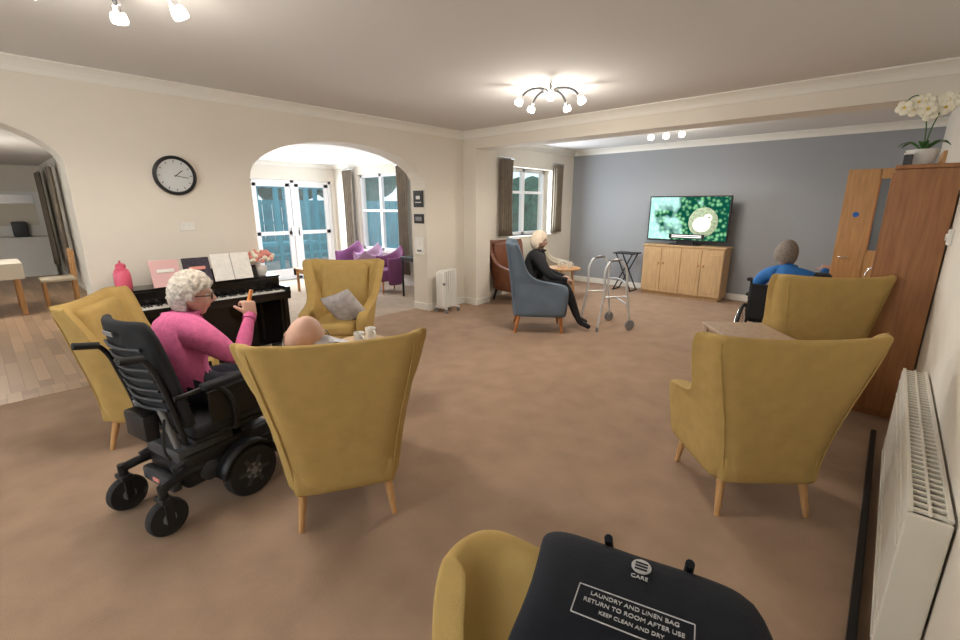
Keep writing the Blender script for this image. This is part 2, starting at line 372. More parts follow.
# ---------- wing chair
def wing_chair(name,loc,f,m=M_must,leg=M_beech,scale=1,hz=.95,wx=1,fl=.035):
    g=G(name,loc,f,scale)
    L=[(.19,.265,-.295,.57,.07),(.215,.285,-.315,.60,.09),(.36,.30,-.322,.62,.095),(.48,.318,-.334,.635,.10),(.545,.328,-.342,.63,.105),(.58,.33,-.347,.58,.10),
       (.605,.337,-.350,.36,.095),(.66,.347,-.356,.235,.085),(.76,.366,-.368,.19,.08),(.88,.386,-.383,.165,.075),(.96,.400,-.394,.15,.07),(1.01,.404,-.402,.13,.065),(1.035,.396,-.402,.115,.045)]
    L=[(z,w*(1+(wx-1)*min(1,max(0,(z-.5)/.4))),y,d,t) for z,w,y,d,t in L]
    vs=[];nP=None
    def path(w,yb,d,r,F):
        P=[]; r=min(r,d*.75,w*.9)
        for i in range(6): P.append((-w-F*(1-i/6),yb+d-(d-r)*i/6))
        for i in range(6):
            a=math.pi*i/10; P.append((-w+r-r*math.cos(a),yb+r-r*math.sin(a)))
        Bk=[(-w+r+(2*(w-r))*i/8,yb) for i in range(1,8)]
        return P+Bk+[(-x,y) for x,y in P[::-1]]
    for k,(z,w_,yb,d,th) in enumerate(L):
        F=fl*min(1,max(0,(z-.5)/.3)) if d<.5 else .01
        o=path(w_,yb,d,.13,F); i_=path(w_-th,yb+th,max(d-th,.02),.09,F)
        z0=z if z<.5 else .5+(z-.5)*hz
        for P in (o,i_[::-1]):
            for x,y in P:
                dz=0
                if z>.8: dz=(.026*(abs(x)/w_)**2)*((z-.8)/.235)
                if z>.9: dz-=.03*max(0,(y-yb)/.2)*((z-.9)/.135)
                vs.append((x,y,z0+dz))
        nP=len(o)
    R=2*nP; fs=[]
    for k in range(len(L)-1):
        for i in range(R):
            a=k*R+i; b=k*R+(i+1)%R; fs.append((a,b,b+R,a+R))
    top=(len(L)-1)*R
    for i in range(nP-1):
        for base,flip in ((0,0),(top,1)):
            q=(base+i,base+i+1,base+R-2-i,base+R-1-i); fs.append(q[::-1] if not flip else q)
    g.mesh('shell',vs,fs,m,1)
    g.box('seat_base',(0,-.02,.285),(.50,.58,.17),m,.03,seg=3)
    g.box('seat_cushion',(0,.01,.42),(.44,.56,.13),m,.05,seg=4)
    zt=.5+(1.0-.5)*hz
    g.box('back_cushion',(0,-.275,(.44+zt)/2),(.50,.10,zt-.44),m,.045,rot=(8,0,0),seg=4)
    for sx in (-1,1):
        P=[]
        for (z,w_,yb,d,th) in L[1:-1]:
            z0=z if z<.5 else .5+(z-.5)*hz
            P.append((sx*(w_-.05),yb+.022,z0))
        g.tube('piping',P,.004,m)
    for i,(x,y) in enumerate(((-.225,-.26),(.225,-.26),(-.225,.24),(.225,.24))):
        g.cyl('leg_%d'%(i+1),(x*1.04,y*(1.12 if y<0 else 1.0),0),(x*.93,y*.92,.21),.013,leg,.024)
    return g
c6=wing_chair('wingback_armchair',(-.455,2.745),(-.65,.76),wx=1.06)
c3=wing_chair('wingback_armchair',(-2.10,1.174),(-.869,.495),wx=1.02)
c1=wing_chair('wingback_armchair',(-3.72,.72),(.51,.86))
c2=wing_chair('wingback_armchair',(-4.08,2.36),(.68,-.73),hz=1.0)
c7=wing_chair('wingback_armchair',(-.44,4.45),(-.60,.80),hz=1.12)
c8=wing_chair('wingback_armchair',(-.08,.265),(.2,-.97),scale=.92,hz=1.10,fl=0)
c10=wing_chair('wingback_armchair',(-3.33,4.87),(.78,.62),M_bluef,M_beechd,1.14)
wing_chair('leather_armchair',(-4.70,6.10),(1,-.12),M_leather,M_black,.98,hz=1.02)
wing_chair('beige_armchair',(-4.52,7.10),(.8,.5),M_beige,M_beech,1.0,hz=1.1)
c2.cushion('scatter_cushion',(-.09,.12,.62),.36,.36,.13,M_cushg,(60,20,-20))
c6.cushion('scatter_cushion',(-.17,-.08,.665),.40,.40,.15,M_cushgr,(68,0,35))
c1.cushion('scatter_cushion',(.1,-.1,.60),.36,.36,.13,M_cushg,(65,0,0))
# bag
BX=.085
g=G('black_tote_bag',(-.075,.245,.035),(.27,-.96),.92)
prof=[(-.485,.84),(-.495,.95),(-.492,1.03),(-.465,1.075),(-.42,1.088),(-.36,1.09),(-.30,1.088),(-.24,1.08),(-.19,1.06),(-.165,1.01),(-.155,.92),(-.15,.78)]
vs=[];fs=[];nx=16
for j,(y,z) in enumerate(prof):
    for i in range(nx+1):
        t=i/nx; x=-.245+BX+.365*t+.012*math.sin(j*.8)-.05*(y+.3)
        ed=-.018*max(0,abs(t-.5)*2-.85)/.15
        fl=1 if (j<4 or j>8) else .15
        vs.append((x,y+fl*.008*math.sin(t*9+j),z+ed+fl*.008*math.sin(t*7+j*1.3)))
for j in range(len(prof)-1):
    for i in range(nx): a=j*(nx+1)+i; fs.append((a,a+1,a+nx+2,a+nx+1))
o=g.mesh('body',vs,fs,M_bagf,0); md=o.modifiers.new('t','SOLIDIFY'); md.thickness=.022; md.offset=0; md=o.modifiers.new('s','SUBSURF'); md.levels=1; md.render_levels=1
for x0 in (-.10,.04): g.tube('carry_strap',[(x0+BX-.03,-.50,.9),(x0+BX-.03,-.508,1.02),(x0+BX-.03,-.47,1.095)],.008,M_bagf)
def TM(x,y,z=1.106,a=180): return Matrix.Translation((x,y,z))@Matrix.Rotation(math.radians(a),4,'Z')
M_print=mat('white_print',(.5,.5,.5),.6)
lx=-.055+BX
g.lathe('logo_disc',(lx,-.415,1.1025),[(.016,0),(.016,.002)],M_print,seg=32)
for k in (-.006,.001,.008): g.box('logo_line',(lx,-.415+k,1.1055),(.020,.0028,.001),M_bagf,0)
g.text('logo_word','CARE',.011,TM(lx,-.384),M_print)
g.text('label_text','LAUNDRY AND LINEN BAG',.0105,TM(lx,-.318),M_print)
g.text('label_text','RETURN TO ROOM AFTER USE',.0105,TM(lx,-.303),M_print)
g.text('label_text','KEEP CLEAN AND DRY',.009,TM(lx,-.288),M_print)
g.box('label_border',(lx,-.334,1.105),(.17,.0016,.001),M_print,0); g.box('label_border',(lx,-.276,1.105),(.17,.0016,.001),M_print,0)
for x in (-.085,.085): g.box('label_border',(lx+x,-.305,1.105),(.0016,.058,.001),M_print,0)

# ---------- persons
def skin_mesh(vs,rs,es,roots,subs=2):
    me=bpy.data.meshes.new('sk'); bm=bmesh.new(); ly=bm.verts.layers.skin.verify(); B=[]
    for i,(v,r) in enumerate(zip(vs,rs)):
        b=bm.verts.new(v); b[ly].radius=(r,r) if not isinstance(r,tuple) else r; b[ly].use_root=i in roots; B.append(b)
    for a,b in es: bm.edges.new((B[a],B[b]))
    bm.to_mesh(me); bm.free()
    o=link(bpy.data.objects.new('tmp',me)); m1=o.modifiers.new('k','SKIN'); m1.use_smooth_shade=True
    m2=o.modifiers.new('s','SUBSURF'); m2.levels=subs; m2.render_levels=subs
    dg=bpy.context.evaluated_depsgraph_get(); dg.update()
    me2=bpy.data.meshes.new_from_object(o.evaluated_get(dg)); bpy.data.objects.remove(o)
    for p in me2.polygons: p.use_smooth=True
    return me2
def segd(p,a,b):
    ab=b-a; t=max(0,min(1,(p-a).dot(ab)/max(ab.length_squared,1e-9))); return (p-a-ab*t).length
def hand(g,n,w,d,nr,side,m,curl=.6,sc_=1):
    w=V(w);d=V(d).normalized();nr=V(nr);nr=(nr-d*nr.dot(d)).normalized();s=d.cross(nr)*side
    vs=[];rs=[];es=[];roots=[]
    def chain(P,R):
        b=len(vs); roots.append(b)
        for p,r in zip(P,R): vs.append(p); rs.append(r*sc_)
        for i in range(len(P)-1): es.append((b+i,b+i+1))
    for i,L in enumerate((.072,.080,.075,.058)):
        p=w+(d*.070+s*(.027-.018*i))*sc_; P=[w+(d*.045+s*(.020-.013*i))*sc_,p]; a=.15
        for k in (.45,.32,.23):
            a+=curl*(.9 if k>.4 else 1); p=p+(d*math.cos(a)+nr*math.sin(a))*L*k*sc_; P.append(p)
        chain(P,[.010,.0095,.0085,.0078,.0065])
    t=(d*.55+s*.8+nr*.25).normalized(); p=w+(d*.015+s*.018)*sc_; p2=w+(d*.03+s*.035)*sc_; p3=p2+t*.034*sc_; p4=p3+(t+nr*curl+d*.5).normalized()*.028*sc_
    chain([p,p2,p3,p4],[.013,.012,.0095,.0075])
    me=skin_mesh(vs,rs,es,roots)
    bm=bmesh.new(); bm.from_mesh(me)
    b2=box_bm((0,0,0),(.078*sc_,.092*sc_,.028*sc_),.013*sc_,4)
    M=Matrix((( s.x,d.x,nr.x,0),(s.y,d.y,nr.y,0),(s.z,d.z,nr.z,0),(0,0,0,1)))
    b2.transform(Matrix.Translation(w+d*.042*sc_)@M); t=bpy.data.meshes.new('t'); b2.to_mesh(t); b2.free(); bm.from_mesh(t)
    o=g.add(n,bm_mesh(bm,n,True),m); return o
def make_head(g,c,yaw=0,pitch=0,roll=0,hair='short',hm=M_hairw,glasses=False,s=1,vol=1):
    M=Matrix.Translation(c)@Euler((math.radians(pitch),math.radians(roll),math.radians(yaw)),'YXZ').to_matrix().to_4x4()@Matrix.Scale(s,4)
    bm=bmesh.new(); bmesh.ops.create_uvsphere(bm,u_segments=56,v_segments=44,radius=1); E=math.exp
    for v in bm.verts:
        x,y,z=v.co; X=x*.077;Y=y*.096;Z=z*.118
        if z<0: X*=1-.36*(-z)**1.4; Y*=1-.10*(-z)
        if z>0: X*=1+.02*z
        if y<0 and z<-.2: Y*=1-.3*(-z-.2)
        if y>0:
            Y-=.006*y
            Y+=.026*y*E(-(X/.011)**2-((Z+.020)/.017)**2)+.012*y*E(-(X/.009)**2-((Z-.002)/.02)**2)
            Y+=.006*E(-(X/.05)**2-((Z-.028)/.012)**2)
            Y-=.011*E(-((abs(X)-.032)/.016)**2-((Z-.006)/.013)**2)
            Y+=.007*E(-(X/.022)**2-((Z+.060)/.010)**2)
            Y+=.011*E(-(X/.026)**2-((Z+.100)/.016)**2)
            Y+=.004*E(-((abs(X)-.045)/.018)**2-((Z+.025)/.018)**2)
        v.co=(X,Y,Z)
    for f in bm.faces:
        q=f.calc_center_median(); f.material_index=1 if (q.y>.07 and abs(q.x)<.024 and abs(q.z+.060)<.008) else 0
    bm.transform(M); g.add('head',bm_mesh(bm,'head',True),[M_skin,M_lip])
    for sx in (-1,1):
        g.sph('eye',M@V((sx*.032,.071,.006)),(.012*s,)*3,M_eye,seg=14); g.sph('iris',M@V((sx*.032,.081,.005)),(.0045*s,.0035*s,.0045*s),M_iris,seg=10)
        g.tube('eyebrow',[M@V((sx*.018,.092,.024)),M@V((sx*.034,.089,.029)),M@V((sx*.05,.078,.024))],.0025*s,hm)
        g.sph('ear',M@V((sx*.078,-.006,-.006)),(.010*s,.020*s,.032*s),M_skin,M=M.to_3x3().normalized().to_4x4(),seg=16)
        g.tube('ear_rim',[M@V((sx*.082,.008,-.03)),M@V((sx*.088,-.016,-.012)),M@V((sx*.088,-.02,.012)),M@V((sx*.083,.0,.024))],.004*s,M_skin)
        if glasses:
            g.tube('glasses_rim',[M@V((sx*.032+.022*math.cos(a),.098,.004+.018*math.sin(a))) for a in [k*math.pi/5 for k in range(10)]],.002,M_black,True)
            g.tube('glasses_arm',[M@V((sx*.055,.094,.008)),M@V((sx*.084,.04,.01)),M@V((sx*.084,-.01,.008))],.0028,M_black)
    bm=bmesh.new(); bmesh.ops.create_icosphere(bm,subdivisions=5,radius=1)
    dl=[]
    for v in bm.verts:
        x,y,z=v.co; p=v.co.copy()
        if hair=='curly':
            d=noise.voronoi(p*4.2)[0][0]; k=1.17+.13*(.5-d)+.05*noise.noise(p*9)
        elif hair=='bald': k=1.035+.012*noise.noise(p*14)
        else: k=1.10+.035*noise.noise(V((p.x*7,p.y*7,p.z*2)))+.02*noise.noise(p*13)
        k*=vol
        v.co=V((x*.080*k,y*.097*k-.006,z*.118*(k if z>0 else min(k,1.15))+.004))
        if hair=='bald':
            kill= z>.12+.05*math.sin(x*9) or z<-.55 or y>-.02
        else:
            lim=.42-.25*abs(x)
            kill=(y>.30 and z<lim) or (y>-.05 and z<-.15) or z<(-.62 if hair!='bob' else -.85)
        if kill: dl.append(v)
    bmesh.ops.delete(bm,geom=dl,context='VERTS'); bm.transform(M); o=g.add('hair',bm_mesh(bm,'hair',True),hm)
    return M
def person(name,loc,f,S,top,pants,hair,hm,larm,rarm,lean=0,head=(0,0,0),glasses=False,feet=.5,fz=.09,headoff=(0,0,0),curl=(.6,.6),back=0,bulk=1,ts=1,hs=1,vol=1,side=0):
    g=G(name,(loc[0],loc[1],0),f)
    def T(y): return back+lean*y
    def Z(h): return S+.12+(h-.12)*ts
    J={}; R={}
    def add(k,p,r): J[k]=V(p); R[k]=r
    add('pelvis',(0,-.05+back,S+.12),.13*bulk); add('waist',(side*.3,-.055+T(.25),Z(.25)),.125*bulk); add('chest',(side*.6,-.045+T(.5),Z(.39)),.135*bulk)
    hx,hy,hz=headoff
    add('neckb',(side*.85,-.02+T(.75),Z(.505)),.062)
    add('neckt',(side*.95+hx*.5,.005+T(.85)+hy*.5,Z(.565)+hz*.5),.05)
    for sg,n,arm in ((-1,'l',larm),(1,'r',rarm)):
        add('clav'+n,(sg*.09+side*.75,-.04+T(.65),Z(.45)),.085*bulk)
        add('sh'+n,(sg*.175*bulk**.5+side*.75,-.04+T(.65),Z(.43)),.066*bulk); add('el'+n,arm[0],.046*bulk); add('wr'+n,arm[1],.030)
        add('hip'+n,(sg*.085,.03+back,S+.095),.10); add('kn'+n,(sg*.12,.42+back,S+.07),.068)
        add('an'+n,(sg*.12,feet,fz+.03),.042); add('toe'+n,(sg*.13,feet+.15,fz-.045),.032)
    keys=list(J); E=[('pelvis','waist'),('waist','chest'),('chest','neckb'),('neckb','neckt')]
    for n in 'lr': E+=[('chest','clav'+n),('clav'+n,'sh'+n),('sh'+n,'el'+n),('el'+n,'wr'+n),('pelvis','hip'+n),('hip'+n,'kn'+n),('kn'+n,'an'+n),('an'+n,'toe'+n)]
    ix={k:i for i,k in enumerate(keys)}
    me=skin_mesh([J[k] for k in keys],[R[k] for k in keys],[(ix[a],ix[b]) for a,b in E],[0])
    mats=[top,pants,M_skin,M_black]
    lab={}
    for e in E:
        a,b=e; i=0
        if a in('pelvis',) and b!='waist' or a[:3]=='hip' or a[:2]=='kn': i=1
        if a[:2]=='an': i=3
        if e==('neckb','neckt'): i=2
        lab[e]=i
    me.materials.clear()
    for m in mats: me.materials.append(m)
    for p in me.polygons:
        c=p.center; best=min(E,key=lambda e:segd(c,J[e[0]],J[e[1]])/(.5*(R[e[0]]+R[e[1]])))
        p.material_index=lab[best]
    g.add('body',me,None)
    for n,arm,sd,cu in (('l',larm,-1,curl[0]),('r',rarm,1,curl[1])):
        w=V(arm[1]); d=(w-V(arm[0])).normalized() if len(arm)<3 else V(arm[2])
        hand(g,'hand_'+n,w-d*.005,d,arm[3] if len(arm)>3 else (0,0,-1),sd,M_skin,cu)
        g.cyl('cuff_'+n,w-(w-V(arm[0])).normalized()*.03,w+(w-V(arm[0])).normalized()*.004,.036,top,.034)
    hc=(side+hx,.035+T(1)+hy,Z(.665)+hz)
    g.M=make_head(g,hc,head[0],head[1],head[2],hair,hm,glasses,hs,vol)
    nb=J['neckb']; g.tube('collar',[nb+V((.062*math.cos(a),.062*math.sin(a)+.004,.025)) for a in [k*math.pi/6 for k in range(12)]],.012,top,True)
    return g

# power wheelchair
def power_chair(loc,f):
    g=G('power_wheelchair',loc,f)
    for sx in (-1,1):
        x=sx*.255
        g.lathe('drive_tyre',(x,.06,.15),[(.10,-.035),(.14,-.035),(.15,-.02),(.15,.02),(.14,.035),(.10,.035)],M_rub,M=rot_to((1,0,0)))
        g.lathe('drive_hub',(x,.06,.15),[(.02,-.038),(.095,-.03),(.10,-.02),(.10,.02),(.095,.03),(.02,.038)],M_mgrey,M=rot_to((1,0,0)))
        for k in range(6):
            a=k*math.pi/3; g.box('spoke',(x+sx*.034,.06+.055*math.cos(a),.15+.055*math.sin(a)),(.01,.07,.022),M_dgrey,.002,rot=(math.degrees(a),0,0))
        vs=[];fs=[]
        for k in range(11):
            a=math.radians(10+16*k)
            for dx in (-.045,.045): vs.append((x+dx,.06+.175*math.cos(a),.15+.175*math.sin(a)))
        for k in range(10): fs.append((2*k,2*k+1,2*k+3,2*k+2))
        o=g.mesh('fender',vs,fs,M_black); md=o.modifiers.new('t','SOLIDIFY'); md.thickness=.012
        for yy,nm in ((-.36,'rear'),(.42,'front')):
            xx=sx*.2; r=.095 if yy<0 else .075
            g.lathe(nm+'_caster_tyre',(xx,yy,r),[(r*.55,-.026),(r*.92,-.026),(r,-.012),(r,.012),(r*.92,.026),(r*.55,.026)],M_rub,M=rot_to((1,0,0)))
            g.lathe(nm+'_caster_hub',(xx,yy,r),[(.015,-.030),(r*.6,-.02),(r*.6,.02),(.015,.030)],M_mgrey,M=rot_to((1,0,0)))
            for s2 in (-1,1): g.box('fork',(xx+s2*.036,yy,r+.035),(.01,.04,.12),M_black,.003)
            g.box('fork_crown',(xx,yy,r+.10),(.09,.055,.03),M_black,.008)
            g.cyl('swivel',(xx,yy,r+.1),(xx,yy,r+.17),.022,M_black)
            g.tube('caster_arm',[(xx,yy,r+.15),(xx*.9,yy*.7,.26),(sx*.17,yy*.2,.24)],.024,M_black)
            g.tube('suspension_link',[(xx*.8,yy*.8,.30),(sx*.15,yy*.25,.34)],.014,M_dgrey)
    g.box('motor_base',(0,.02,.25),(.36,.52,.19),M_black,.03,seg=3); g.box('battery_cover',(0,-.1,.34),(.33,.3,.08),M_dgrey,.02)
    g.box('bumper',(0,-.27,.2),(.3,.05,.08),M_dgrey,.015); g.cyl('motor',(-.2,-.12,.22),(.2,-.12,.22),.05,M_dgrey)
    g.box('reflector',(0,-.298,.2),(.06,.006,.02),M_coral,.001)
    g.cyl('seat_post',(0,.02,.33),(0,.02,.42),.05,M_black)
    for sx in (-1,1): g.cyl('tilt_strut',(sx*.1,-.2,.3),(sx*.12,-.27,.62),.016,M_mgrey)
    g.box('seat_pan',(0,.04,.42),(.44,.46,.03),M_black,.01); g.box('seat_cushion',(0,.05,.465),(.45,.47,.075),M_blkf,.03,seg=3)
    vs=[];fs=[];nx=10;nz=12
    for sgn in (0,1):
        for j in range(nz+1):
            t=j/nz; z=.50+.585*t; y0=-.20-.12*t
            w_=.225+.02*math.sin(math.pi*t)-(.05*max(0,(t-.8)/.2)**2)
            for i in range(nx+1):
                u=i/nx*2-1; y=y0+.05*u*u+(-.05 if sgn else .0)
                vs.append((u*w_,y,z))
    Q=(nx+1)*(nz+1)
    for b,fl in ((0,0),(Q,1)):
        for j in range(nz):
            for i in range(nx):
                a=b+j*(nx+1)+i; q=(a,a+1,a+nx+2,a+nx+1); fs.append(q if not fl else q[::-1])
    rim=[i for i in range(nx+1)]+[j*(nx+1)+nx for j in range(1,nz+1)]+[nz*(nx+1)+i for i in range(nx-1,-1,-1)]+[j*(nx+1) for j in range(nz-1,0,-1)]
    for a,b in zip(rim,rim[1:]+rim[:1]): fs.append((a,b,b+Q,a+Q))
    g.mesh('backrest',vs,fs,M_blkf,1)
    for k in range(7):
        z=.62+.055*k; y=-.255-.12*(z-.5)/.585
        g.tube('back_rib',[(-.17,y+.022,z),(0,y-.012,z),(.17,y+.022,z)],.008,M_dgrey)
    g.box('badge',(0,-.372,1.02),(.09,.006,.022),M_mgrey,.001,rot=(12,0,0))
    g.box('power_module',(0,-.31,.53),(.2,.07,.14),M_black,.015)
    for sx in (-1,1):
        g.tube('back_cane',[(sx*.20,-.22,.44),(sx*.21,-.28,.75),(sx*.21,-.33,.90),(sx*.215,-.36,.93)],.013,M_black)
        g.cyl('push_grip',(sx*.215,-.34,.92),(sx*.225,-.44,.94),.018,M_rub)
        g.tube('arm_frame',[(sx*.25,-.26,.70),(sx*.26,-.05,.685),(sx*.26,.02,.55),(sx*.24,.02,.42)],.012,M_black)
        g.box('arm_pad',(sx*.262,.04,.715),(.06,.36,.035),M_blkf,.014,seg=3)
        g.tube('leg_hanger',[(sx*.15,.24,.42),(sx*.16,.42,.36),(sx*.15,.50,.13)],.012,M_black)
        g.box('footplate',(sx*.11,.58,.10),(.15,.2,.015),M_black,.005)
    g.box('side_skirt',(.235,.05,.58),(.01,.3,.18),M_black,.004); g.box('side_skirt',(-.235,.05,.58),(.01,.3,.18),M_black,.004)
    g.box('joystick_box',(-.265,.27,.73),(.06,.10,.04),M_black,.01); g.cyl('joystick',(-.265,.28,.75),(-.265,.28,.80),.007,M_black); g.sph('joystick_knob',(-.265,.28,.805),(.015,.015,.015),M_rub)
    g.tube('cable',[(-.26,.2,.72),(-.3,.0,.6),(-.25,-.2,.45),(-.1,-.2,.35)],.005,M_rub)
    g.tube('strap',[(.21,-.3,.6),(.28,-.35,.5),(.2,-.3,.38)],.006,M_rub)
    return g
power_chair((-2.725,.69),(-.22,.975))
p1=person('elderly_woman',(-2.79,.655),(-.22,.975),.49,M_pink,M_navy,'curly',M_hairw,
   ((-.27,.06,.74),(-.16,.28,.74)),((.27,.14,.78),(.15,.31,.98),(-.25,.15,.95),(-.9,.1,.2)),lean=.10,head=(-38,-4,0),feet=.52,fz=.17,curl=(.4,.9),glasses=True,bulk=1.22,side=-.05,headoff=(0,-.02,-.045),vol=1.05)
p1.cyl('snack_bar',(.115,.33,1.04),(.13,.35,1.12),.011,M_orng)
p2=person('elderly_man',(-2.10,1.174),(-.869,.495),.48,M_shirt,M_navy,'bald',M_hairw,
   ((-.27,.12,.66),(-.23,.36,.72),(.0,.9,.35),(0.9,0,.2)),((.25,.08,.66),(.14,.3,.62)),lean=-.13,head=(-35,10,16),glasses=True,feet=.5,headoff=(-.04,-.01,-.11),curl=(.95,.4),ts=.84,side=-.10,hs=1.12)
p2.cyl('maraca_stick',(-.23,.43,.72),(-.22,.46,.85),.007,M_yel); p2.sph('maraca_ball',(-.218,.463,.87),(.025,.025,.032),M_yel)
p3=person('seated_woman',(-3.42,4.82),(.78,.62),.51,M_blkf,mat('black_skirt',(.015,.015,.018),.9),'bob',M_hairb,
   ((-.26,.20,.74),(-.13,.42,.68)),((.27,.20,.74),(.15,.42,.68)),lean=.12,head=(10,-8,0),feet=.62,bulk=1.28,vol=1.08,headoff=(-.03,-.10,-.02),back=.02)
def wheelchair(loc,f):
    g=G('manual_wheelchair',loc,f)
    for sx in (-1,1):
        x=sx*.29
        g.tube('tyre',[(x,-.08+.29*math.cos(a),.305+.29*math.sin(a)) for a in [k*math.pi/8 for k in range(16)]],.015,M_rub,True)
        g.tube('handrim',[(x+sx*.03,-.08+.25*math.cos(a),.305+.25*math.sin(a)) for a in [k*math.pi/8 for k in range(16)]],.007,M_chr,True)
        g.cyl('hub',(x-.02,-.08,.305),(x+.02,-.08,.305),.025,M_dgrey)
        for k in range(12):
            a=k*math.pi/6; g.cyl('spoke',(x,-.08,.305),(x,-.08+.28*math.cos(a),.305+.28*math.sin(a)),.002,M_chr,seg=6)
        g.tube('back_post',[(sx*.23,-.22,.3),(sx*.23,-.24,.7),(sx*.23,-.27,.89),(sx*.23,-.38,.91)],.012,M_black)
        g.cyl('grip',(sx*.23,-.31,.90),(sx*.23,-.42,.912),.018,M_rub)
        g.tube('side_frame',[(sx*.23,-.22,.47),(sx*.23,.2,.47),(sx*.22,.34,.42),(sx*.20,.42,.15)],.012,M_black)
        g.tube('arm_support',[(sx*.24,-.22,.70),(sx*.25,.1,.70),(sx*.25,.16,.62),(sx*.24,.16,.47)],.011,M_black)
        g.box('arm_pad',(sx*.25,-.03,.72),(.055,.28,.03),M_blkf,.012)
        g.lathe('front_caster',(sx*.21,.30,.09),[(.02,-.02),(.085,-.018),(.09,0),(.085,.018),(.02,.02)],M_rub,M=rot_to((1,0,0)))
        g.cyl('caster_stem',(sx*.21,.27,.12),(sx*.22,.25,.46),.012,M_black)
        g.box('footplate',(sx*.11,.50,.13),(.16,.16,.012),M_black,.004)
    g.box('seat',(0,.0,.47),(.44,.42,.04),M_blkf,.015); g.box('back_sling',(0,-.245,.67),(.45,.03,.36),M_blkf,.012,rot=(4,0,0))
    g.tube('cross_brace',[(-.22,0,.2),(.22,0,.46)],.01,M_black); g.tube('cross_brace',[(.22,0.02,.2),(-.22,0.02,.46)],.01,M_black)
    g.box('arm_pouch',(.30,.02,.90),(.19,.20,.14),M_blkf,.05,seg=3); g.box('pouch_post',(.25,-.02,.77),(.03,.03,.1),M_black)
wheelchair((-.74,5.36),(-.05,1))
p4=person('seated_man',(-.72,5.36),(-.05,1),.49,M_blue,M_navy,'short',M_hairg,
   ((-.27,.06,.72),(-.18,.28,.66)),((.30,.06,.84),(.30,.26,.97)),lean=.03,head=(8,-6,6),feet=.50,fz=.20,headoff=(-.05,.0,-.035),bulk=1.2,vol=1.16,side=.02)

# ---------- piano
g=G('digital_piano',(-4.98,1.42,0),(1,0))
W=1.42
g.box('body_upper',(0,-.04,.77),(W,.28,.17),M_gloss,.01); g.box('lid_top',(0,-.05,.862),(W+.02,.29,.018),M_gloss,.005)
g.box('back_panel',(0,-.09,.38),(W-.06,.03,.62),M_gloss,.004)
g.box('key_bed',(0,.20,.68),(W,.30,.07),M_gloss,.01)
g.box('key_slip',(0,.345,.715),(W,.02,.03),M_gloss,.004)
for sx in (-1,1):
    g.box('cheek',(sx*(W/2-.025),.20,.74),(.05,.31,.07),M_gloss,.012); g.box('side_leg',(sx*(W/2-.03),.0,.34),(.04,.36,.68),M_gloss,.006)
    g.box('front_leg',(sx*(W/2-.05),.30,.33),(.05,.05,.66),M_gloss,.008); g.box('foot',(sx*(W/2-.03),.08,.02),(.05,.5,.04),M_gloss,.008)
kw=(W-.12)/52
g.box('white_keys',(0,.255,.728),(W-.11,.15,.018),M_white,.002)
for i in range(52):
    if i%7 in (0,1,3,4,5): g.box('black_key',(-(W-.12)/2+kw*(i+1),.225,.742),(kw*.5,.09,.014),M_black,.002)
    g.box('key_gap',(-(W-.12)/2+kw*(i+1),.255,.7375),(.0015,.15,.001),M_black,0)
g.box('music_rest',(-.05,.06,.93),(.9,.012,.14),M_gloss,.003,rot=(20,0,0)); 
g.box('pedal_box',(0,.05,.08),(.3,.1,.1),M_gloss,.01)
for x in (-.08,0,.08): g.box('pedal',(x,.13,.05),(.025,.09,.012),M_chr,.003)
def book(name,y,w_,h_,m,open_=False):
    b=G(name,(-4.88,y,.874),(1,0))
    b.box('pages',(0,0,h_/2),(w_,.012,h_),m,.002,rot=(18,0,0))
    if open_: b.box('page_fold',(0,.008,h_/2),(.004,.006,h_),M_mgrey,.001,rot=(18,0,0))
    else: b.box('title_band',(0,.008,h_*.6),(w_*.6,.003,h_*.12),M_white if m is M_pkb else M_coral,.0005,rot=(18,0,0))
book('song_book',1.10,.23,.25,M_pkb); book('song_book',1.36,.23,.25,M_darkb); book('sheet_music',1.67,.36,.27,M_paper,True)
g=G('drink_bottle',(-5.0,.80,.874)); g.lathe('bottle',(0,0,0),[(.06,0),(.064,.01),(.064,.14),(.05,.18),(.035,.19)],M_pbot); g.lathe('cap',(0,0,.19),[(.038,0),(.04,.03),(.02,.045)],M_pbot); g.tube('loop',[(-.02,0,.23),(0,0,.255),(.02,0,.23)],.006,M_pbot)
g=G('flower_vase',(-5.0,1.99,.874)); g.lathe('pot',(0,0,0),[(.05,0),(.065,.03),(.07,.09),(.06,.10)],M_white)
for i in range(90):
    a=random.uniform(0,6.28); r=random.uniform(0,1)**.5*.15; h=.16+.09*math.cos(r*9)+random.uniform(-.03,.02)
    g.sph('blossom',(r*math.cos(a),r*math.sin(a),h),(.028,.028,.022),M_coral if random.random()<.75 else M_petal,seg=8)

# clock etc
g=G('wall_clock',(LX,1.38,1.88),(1,0))
R=rot_to((0,1,0))
g.lathe('rim',(0,.03,0),[(.155,-.029),(.175,-.029),(.182,-.01),(.177,.012),(.162,.016),(.150,.002),(.150,-.02)],M_black,M=R,seg=48,caps=False)
g.lathe('face',(0,.020,0),[(.153,-.008),(.153,.004)],mat('clock_face',(.60,.62,.62),.5),M=R,seg=48)
for k in range(12):
    a=k*math.pi/6; g.box('tick',(.13*math.sin(a),.026,.13*math.cos(a)),(.006,.003,.018),M_black,.0005,rot=(0,math.degrees(a),0))
g.box('hour_hand',(-.03,.028,.02),(.007,.003,.09),M_black,.001,rot=(0,-50,0)); g.box('minute_hand',(-.05,.031,-.01),(.005,.003,.12),M_black,.001,rot=(0,80,0))
g=G('wall_switch_plate',(LX,1.42,1.40),(1,0)); g.box('plate',(0,.006,0),(.13,.012,.08),M_white); g.box('rocker',(-.025,.014,0),(.02,.006,.03),M_white,.001); g.box('rocker',(.025,.014,0),(.02,.006,.03),M_white,.001)
